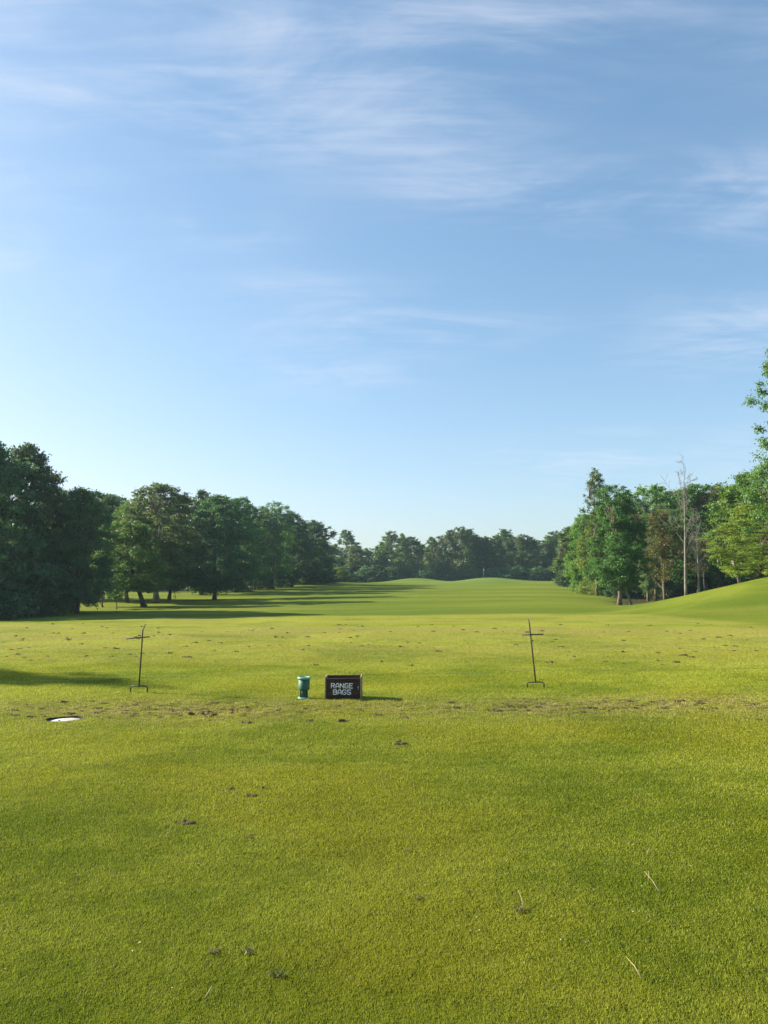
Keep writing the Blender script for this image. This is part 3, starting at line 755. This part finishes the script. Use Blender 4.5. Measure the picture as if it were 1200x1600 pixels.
# dark crate with its sign
STROKES = {   # on a 4 x 6 grid
    'R': [[(0, 0), (0, 6)], [(0, 6), (2.9, 6), (3.6, 5.2), (3.6, 4.0), (2.9, 3.1), (0, 3.1)], [(1.9, 3.1), (3.8, 0)]],
    'A': [[(0, 0), (0, 3.9), (1.3, 6), (2.5, 6), (3.8, 3.9), (3.8, 0)], [(0, 2.1), (3.8, 2.1)]],
    'N': [[(0, 0), (0, 6)], [(0, 6), (3.8, 0)], [(3.8, 0), (3.8, 6)]],
    'G': [[(3.7, 5.2), (2.8, 6), (1, 6), (0, 5), (0, 1), (1, 0), (2.8, 0), (3.8, .9), (3.8, 2.7), (2.1, 2.7)]],
    'E': [[(3.5, 6), (0, 6), (0, 0), (3.5, 0)], [(0, 3.1), (2.8, 3.1)]],
    'B': [[(0, 0), (0, 6), (2.8, 6), (3.7, 5.2), (3.7, 3.9), (3.0, 3.1), (0, 3.1)], [(3.0, 3.1), (3.8, 2.3), (3.8, .9), (2.9, 0), (0, 0)]],
    'S': [[(3.7, 5.3), (2.9, 6), (.9, 6), (0, 5.2), (0, 4.0), (.8, 3.2), (3.0, 2.8), (3.8, 2.1), (3.8, .8), (2.9, 0), (.8, 0), (0, .7)]]}
def crate():
    X, Y, _ = at(536, 1089, 10.28); g = gz(X, Y) - .004
    o = empty('range_bag_crate', (X, Y, g), RAD(-1.5))
    w, h, dp = .238, .292, .25
    def bx(n, m, *a, bw=.003):
        t = MB(); t.box(*a); q = obj(n, t.mesh(n, M[m]), o); bevel(q, bw); return q
    front = bx('front_panel', 'crate', -w + .016, w - .016, 0, .018, 0, .236)
    bx('top_rail', 'crate', -w + .016, w - .016, -.006, .018, .2385, .272)
    bx('back_panel', 'crate', -w + .016, w - .016, dp - .018, dp, 0, .284)
    for s in (-1, 1):
        a, b_ = (-w - .004, -w + .0135) if s < 0 else (w - .0135, w + .004)
        bx('side_panel', 'crate_edge', a, b_, -.008, dp + .004, 0, h)
    bx('bottom_panel', 'crate', -w + .017, w - .017, .0205, dp - .0205, .004, .018)
    t = MB()
    def word(txt, x0, x1, z0, z1):
        n = len(txt); gap = 1.55; tot = n * 3.8 + (n - 1) * gap; sx = (x1 - x0) / tot; sz = (z1 - z0) / 6
        for i, ch in enumerate(txt):
            ox = x0 + i * (3.8 + gap) * sx
            for li, ln in enumerate(STROKES[ch]):
                for k_ in range(len(ln) - 1):
                    p = np.array([ox + ln[k_][0] * sx, z0 + ln[k_][1] * sz]); q = np.array([ox + ln[k_ + 1][0] * sx, z0 + ln[k_ + 1][1] * sz])
                    dr = (q - p) / np.linalg.norm(q - p); nn = np.array([-dr[1], dr[0]]) * .0054; p = p - dr * .0045; q = q + dr * .0045
                    c = [p - nn, q - nn, q + nn, p + nn]; yo = -.0022 - .0003 * ((li * 7 + k_) % 5)
                    V = [(a[0], yo, a[1]) for a in c] + [(a[0], .001, a[1]) for a in c]
                    t.add(V, [(0, 1, 2, 3), (0, 4, 5, 1), (1, 5, 6, 2), (2, 6, 7, 3), (3, 7, 4, 0)])
    word('RANGE', -.155, .128, .146, .204); word('BAGS', -.128, .100, .064, .122)
    obj('lettering', t.mesh('lettering', M['letter']), front)
    k = MB(); k.tube([(.199, -.002, .128), (.199, -.016, .134), (.199, -.016, .162), (.199, -.002, .168)], .0045, 8)
    obj('handle', k.mesh('handle', M['letter'], True), front)
    tag(o, 'dark wooden open crate lettered RANGE BAGS in white on the tee', 'crate')
crate()

def green_cup():
    X, Y, _ = at(475, 1087, 10.4); g = gz(X, Y)
    o = empty('pedestal_cup', (X, Y, g))
    t = MB(); t.lathe([(.046, .094), (.052, .100), (.070, .112), (.0745, .120), (.0755, .126), (.0765, .258), (.069, .258), (.067, .13), (.04, .112), (.0, .112)], 40)
    obj('cup', t.mesh('cup', M['green'], True), o)
    t = MB(); t.lathe([(.077, .254), (.088, .256), (.090, .266), (.088, .277), (.080, .281), (.068, .279), (.066, .262), (.0, .262)], 40)
    obj('rim', t.mesh('rim', M['green_pale'], True), o)
    t = MB(); t.lathe([(.050, .012), (.046, .022), (.044, .085), (.047, .0945)], 32)
    obj('stem', t.mesh('stem', M['green'], True), o)
    for a in (-2.5, -1.9, -1.2, -.6, .8, 2.2):
        f = MB(); f.box(.044, .064, -.004, .004, .014, .104); q = obj('fin', f.mesh('fin', M['green']), o); q.rotation_euler = (0, 0, a)
    t = MB(); t.lathe([(.0, -.004), (.084, -.004), (.086, .006), (.082, .013), (.05, .016), (.0, .016)], 40)
    obj('base_plate', t.mesh('base_plate', M['green_pale'], True), o)
    tag(o, 'small green plastic cup on a pedestal, left of the crate', 'cup')
green_cup()

def lid():
    g = gz(*COVER); o = empty('turf_lid', (COVER[0], COVER[1], g))
    k = 40; th = np.arange(k) * 2 * pi / k
    zz = ground_z(COVER[0] + .197 * np.cos(th), COVER[1] + .197 * np.sin(th)) - g
    t = MB(); V = [(.1955 * cos(a), .1955 * sin(a), z + .002) for a, z in zip(th, zz)] + [(.1935 * cos(a), .1935 * sin(a), -.09) for a in th]
    t.add(V, [(j, (j + 1) % k, k + (j + 1) % k, k + j) for j in range(k)])
    obj('sleeve', t.mesh('sleeve', M['sleeve'], True), o)
    t = MB(); t.lathe([(.192, -.075), (.1925, -.018), (.188, -.013), (.06, -.009), (.0, -.008)], 48)
    q = obj('lid', t.mesh('lid', M['white'], True), o, (0, 0, -.013))
    t = MB(); t.lathe([(.0, .0), (.014, .0), (.014, .005), (.0, .005)], 12, (-.055, -.02, -.0085)); obj('bolt', t.mesh('bolt', M['sleeve']), q)
    tag(o, 'white round lid sunk into the turf at the left of the tee', 'lid')
lid()

def rope():
    pts = []
    for xp, yp in zip(np.linspace(-500, 1700, 90), np.interp(np.linspace(-500, 1700, 90), [-500, 0, 600, 1200, 1700], [1084, 1065, 1050, 1042, 1034])):
        Y = CAMZ * 1200 / (yp - 903); X = (xp - 600) / F * Y; pts.append((X, Y))
    pts = np.array(pts); z = ground_z(pts[:, 0], pts[:, 1]) + .012
    t = MB(); t.tube(np.column_stack([pts, z]), .0045, 6)
    tag(obj('rope', t.mesh('rope', M['rope'], True)), 'thin pale rope lying straight across the whole tee behind the crate', 'rope')
rope()

def flagstick(xp, d, colour, label):
    X = (xp - 600) / F * d; g = gz(X, d); o = empty('golf_flag', (X, d, g))
    t = MB(); t.tube([(0, 0, -.05), (0, 0, 2.15)], [.022, .018], 6); obj('pole', t.mesh('pole', M['pole'], True), o)
    V = []; n = 8
    for yy in (-.008, .008):
        for i in range(n + 1):
            s = i / n
            for zt in (0, 1):
                V.append((.02 + .10 * s, yy + .05 * sin(s * 6), 2.1 - zt * .42 - s * .22 + .02 * sin(s * 9 + zt)))
    Q = []
    m_ = 2 * (n + 1)
    for i in range(n):
        a = 2 * i; Q.append((a, a + 1, a + 3, a + 2)); Q.append((m_ + a, m_ + a + 2, m_ + a + 3, m_ + a + 1))
        Q.append((a, a + 2, m_ + a + 2, m_ + a)); Q.append((a + 1, m_ + a + 1, m_ + a + 3, a + 3))
    Q.append((0, m_, m_ + 1, 1)); Q.append((2 * n, 2 * n + 1, m_ + 2 * n + 1, m_ + 2 * n))
    t = MB(); t.add(V, Q); obj('flag', t.mesh('flag', M[colour]), o)
    tag(o, label, 'golf flag')
flagstick(655, 190, 'flag_red', 'distant flagstick with a faded red flag on the left green mound')
flagstick(755, 170, 'flag_white', 'distant flagstick with a white flag on the higher middle mound')

# ------------------------------------------------------------------ divots, weeds and bits in the turf
def clod_mesh(seed, w=.05, hgt=.026, mat='soil'):
    """a scatter of torn crumbs of turf and soil round a shallow scrape"""
    rng = np.random.default_rng(seed); t = MB()
    for q in range(11):
        big = q < 3; c = rng.normal(0, .30 if big else .75, 2) * w * (1.3, .9); a0 = rng.random() * 6
        rr = w * (rng.uniform(.45, .75) if big else rng.uniform(.12, .30)); hh = hgt * rng.uniform(.35, 1.0) * (1 if big else .6)
        k = 9; V = []
        for lev, (fr, z) in enumerate(((1.0, -.008), (.85, hh * .55), (.4, hh))):
            for j in range(k):
                a = a0 + j * 2 * pi / k; rj = rr * fr * (1 + rng.uniform(-.35, .35))
                V.append((c[0] + rj * cos(a) * 1.3, c[1] + rj * sin(a) * .8, z + rng.uniform(-.2, .2) * hh * lev))
        Q = [(l * k + j, l * k + (j + 1) % k, (l + 1) * k + (j + 1) % k, (l + 1) * k + j) for l in range(2) for j in range(k)]
        V.append((c[0], c[1], hh * .95)); T = [(2 * k + j, 2 * k + (j + 1) % k, 3 * k) for j in range(k)]
        t.add(V, Q, T)
    return t.mesh('divot', M[mat], False)
CL = [clod_mesh(100 + i) for i in range(6)]
def divot(x, y, s, label, group=None, sz=1.0, rz=0.0, i=0):
    o = obj('divot', CL[i % 6], None, (x, y, gz(x, y))); o.scale = (s, s, s * sz); o.rotation_euler = (0, 0, rz)
    tag(o, label, 'divot', group); return o
def gpt(xp, yp):
    """ground point seen at a photo pixel on the level tee"""
    v = (800 - yp) / F; tt = math.tan(PITCH); t = (v + tt) / (1 - v * tt); Y = -CAMZ / t
    for _ in range(6): 
        X = at(xp, yp, Y)[0]; Y = (gz(X, Y) - CAMZ) / t
    return X, Y
for i, (xp, yp, s, lab) in enumerate((
        (292, 1286, 1.0, 'dark fresh divot hole alone in the turf in the left foreground'),
        (391, 1308, .7, 'small dark divot right of the dark fresh hole'),
        (360, 1234, .8, 'left one of three shallow divots in the turf below the strip'),
        (392, 1244, .75, 'middle one of three shallow divots in the turf below the strip'),
        (407, 1231, .6, 'right one of three shallow divots in the turf below the strip'),
        (537, 1128, 1.5, 'dark wide divot straight below the crate'),
        (774, 1111, 1.3, 'dark divot below left of the right iron stand'),
        (624, 1162, 1.6, 'flat brown divot right of and below the crate'),
        (484, 1342 - 215, 1.1, 'dark divot below the green cup'),
        (925, 1107, 1.2, 'dark divot near the right end of the worn strip'),
        (385, 1130, 1.2, 'dark divot at the lower edge of the worn patch left of the cup'))):
    X, Y = gpt(xp, yp); divot(X, Y, s * .78, lab, None, 1.0, .3 * sin(i * 3), i)
rg = np.random.default_rng(44)
n = 0
while n < 190:                                   # the divot strewn far half of the tee
    Y = rg.uniform(14, 27); X = rg.uniform(-.53, .53) * Y
    if rg.random() > .35 + .65 * (vnoise(np.array([X / 3]), np.array([Y / 2]), 7)[0] > .5): continue
    n += 1; divot(X, Y, rg.uniform(.35, 1.0), 'small dark divot scattered over the far half of the tee', 'divots on the far half of the tee', 1.3, rg.uniform(-.3, .3), n)
n = 0
while n < 150:                                    # the worn strip
    X = rg.uniform(-4.9, 5.6); Y = 9.55 + rg.normal(0, .42)
    if rg.random() > worn(np.array([X]), np.array([Y]))[0] ** 1.5: continue
    n += 1; divot(X, Y, rg.uniform(.3, .85), 'small brown divot in the worn strip in front of the crate', 'divots of the worn strip', .9, rg.uniform(-.4, .4), n)

def weed_mesh(seed, n, ln):
    rng = np.random.default_rng(seed); V = []; Q = []
    t = MB()
    for i in range(n):
        a = rng.random() * 6.28; el = rng.uniform(.25, 1.2); L = ln * rng.uniform(.5, 1.1); w = .0028
        d = np.array([cos(a) * cos(el), sin(a) * cos(el), sin(el)]); sd_ = np.array([-sin(a), cos(a), 0]) * w
        b0 = rng.normal(0, .012, 3) * (1, 1, 0); m_ = b0 + d * L * .55; e = b0 + d * L + np.array([0, 0, -L * .25])
        t.add([b0 - sd_ * .5, b0 + sd_ * .5, m_ + sd_, m_ - sd_, e], [(0, 1, 2, 3)], [(3, 2, 4)])
    return t
WEED = [weed_mesh(200 + i, 26, .05).mesh('weed_tuft', M['weed']) for i in range(4)]
for i, (xp, yp, s, lab) in enumerate((
        (817, 1424, 1.15, 'scruffy weed tuft with an upright dry stalk in the right foreground'),
        (885, 1326, .8, 'small dark weed tuft above the dry stalks at right'),
        (990, 1318, .8, 'small weed tuft near the right side, above the dry stalks'),
        (655, 1405, .8, 'weed tuft left of the scruffy tuft with the stalk'),
        (435, 1527, 1.1, 'weed tuft nearest the camera in the lower left middle'),
        (385, 1490, 1.1, 'blue-green weed tuft above the nearest weed tuft'),
        (332, 1488, .9, 'flat weed tuft left of the blue-green tuft'),
        (637, 1331, .7, 'small weed tuft in the middle of the foreground'),
        (165, 1195, 1.0, 'weed tuft below the white round lid'),
        (258, 1292, .7, 'small weed tuft left of the dark fresh divot hole'))):
    X, Y = gpt(xp, yp); o = obj('weed_tuft', WEED[i % 4], None, (X, Y, gz(X, Y))); o.scale = (s * .85,) * 3; o.rotation_euler = (0, 0, i * 1.3)
    tag(o, lab, 'weed')
def stalk(xp, yp, xq, yq, lab, up=.05):
    X, Y = gpt(xp, yp); X2 = X + (xq - xp) / F * Y; dz = (yp - yq) / F * Y
    g = gz(X, Y); t = MB(); e = np.array([X2 - X, dz * 1.3, up]); 
    t.tube([(0, 0, .006), tuple(e * .5 + (.004, 0, .008)), tuple(e)], [.0022, .0018, .0009], 5)
    tag(obj('dry_stalk', t.mesh('dry_stalk', M['straw'], True), None, (X, Y, g)), lab, 'stalk')
stalk(1031, 1397, 1022, 1365, 'long pale dry stalk with a bent top at right', .06)
stalk(1013, 1377, 1020, 1362, 'short pale stalk leaning against the long one', .03)
stalk(818, 1422, 816, 1396, 'upright dry stalk growing from the scruffy weed tuft', .05)
stalk(1003, 1532, 992, 1500, 'pale curved stalk in the lower right foreground', .04)
stalk(256, 1310, 262, 1296, 'thin pale stalk left of the dark divot hole', .03)
stalk(320, 1562, 327, 1550, 'thin pale stalk at lower left of the foreground', .03)
stalk(1010, 1338, 1021, 1324, 'small slanted stalk in the upper right foreground', .03)
def petal_mesh(i):
    rng = np.random.default_rng(i); t = MB(); L = .011; w = .0035
    t.add([(-L, 0, .001), (0, -w, .003), (L, 0, .002), (0, w, .004), (0, 0, -.001)], [(0, 1, 2, 3)], [(1, 0, 4), (2, 1, 4), (3, 2, 4), (0, 3, 4)])
    return t.mesh('petal', M['petal'])
PM = petal_mesh(1)
for i, (xp, yp) in enumerate([(95, 1385), (33, 1412), (88, 1512), (207, 1493), (219, 1479), (386, 1385), (219, 1577), (8, 1521), (62, 1440), (270, 1551), (431, 1591),
        (661, 1440), (700, 1412), (746, 1439), (878, 1467), (920, 1477), (948, 1432), (963, 1428), (1004, 1390), (1141, 1574), (1170, 1341), (1117, 1365), (1080, 1358), (877, 1475), (750, 1460), (620, 1428), (512, 1365), (541, 1420), (990, 1430), (820, 1512), (735, 1460), (1034, 1310), (1075, 1240), (895, 1288), (600, 1232), (330, 1210), (470, 1480)]):
    X, Y = gpt(xp, yp); o = obj('petal', PM, None, (X, Y, gz(X, Y) + .017)); o.rotation_euler = (.2 * sin(i), .3 * cos(i * 2), i * 1.7); o.scale = (.6 + .25 * sin(i * 5),) * 3
    tag(o, 'tiny pale petal lying on the foreground turf', 'petal', 'petals fallen on the foreground turf')

def haze():
    t = MB(); t.box(-1900, 1900, -1900, 1900, -4.0, 34.0)
    m, nt, out = newmat('haze'); v = nt.nodes.new('ShaderNodeVolumePrincipled')
    v.inputs['Color'].default_value = (.60, .88, .95, 1); v.inputs['Density'].default_value = HAZE; v.inputs['Anisotropy'].default_value = 0.3
    nt.links.new(v.outputs[0], out.inputs['Volume'])
    tag(obj('haze', t.mesh('haze', m)), kind='stuff')
HAZE = 0.00026
haze()
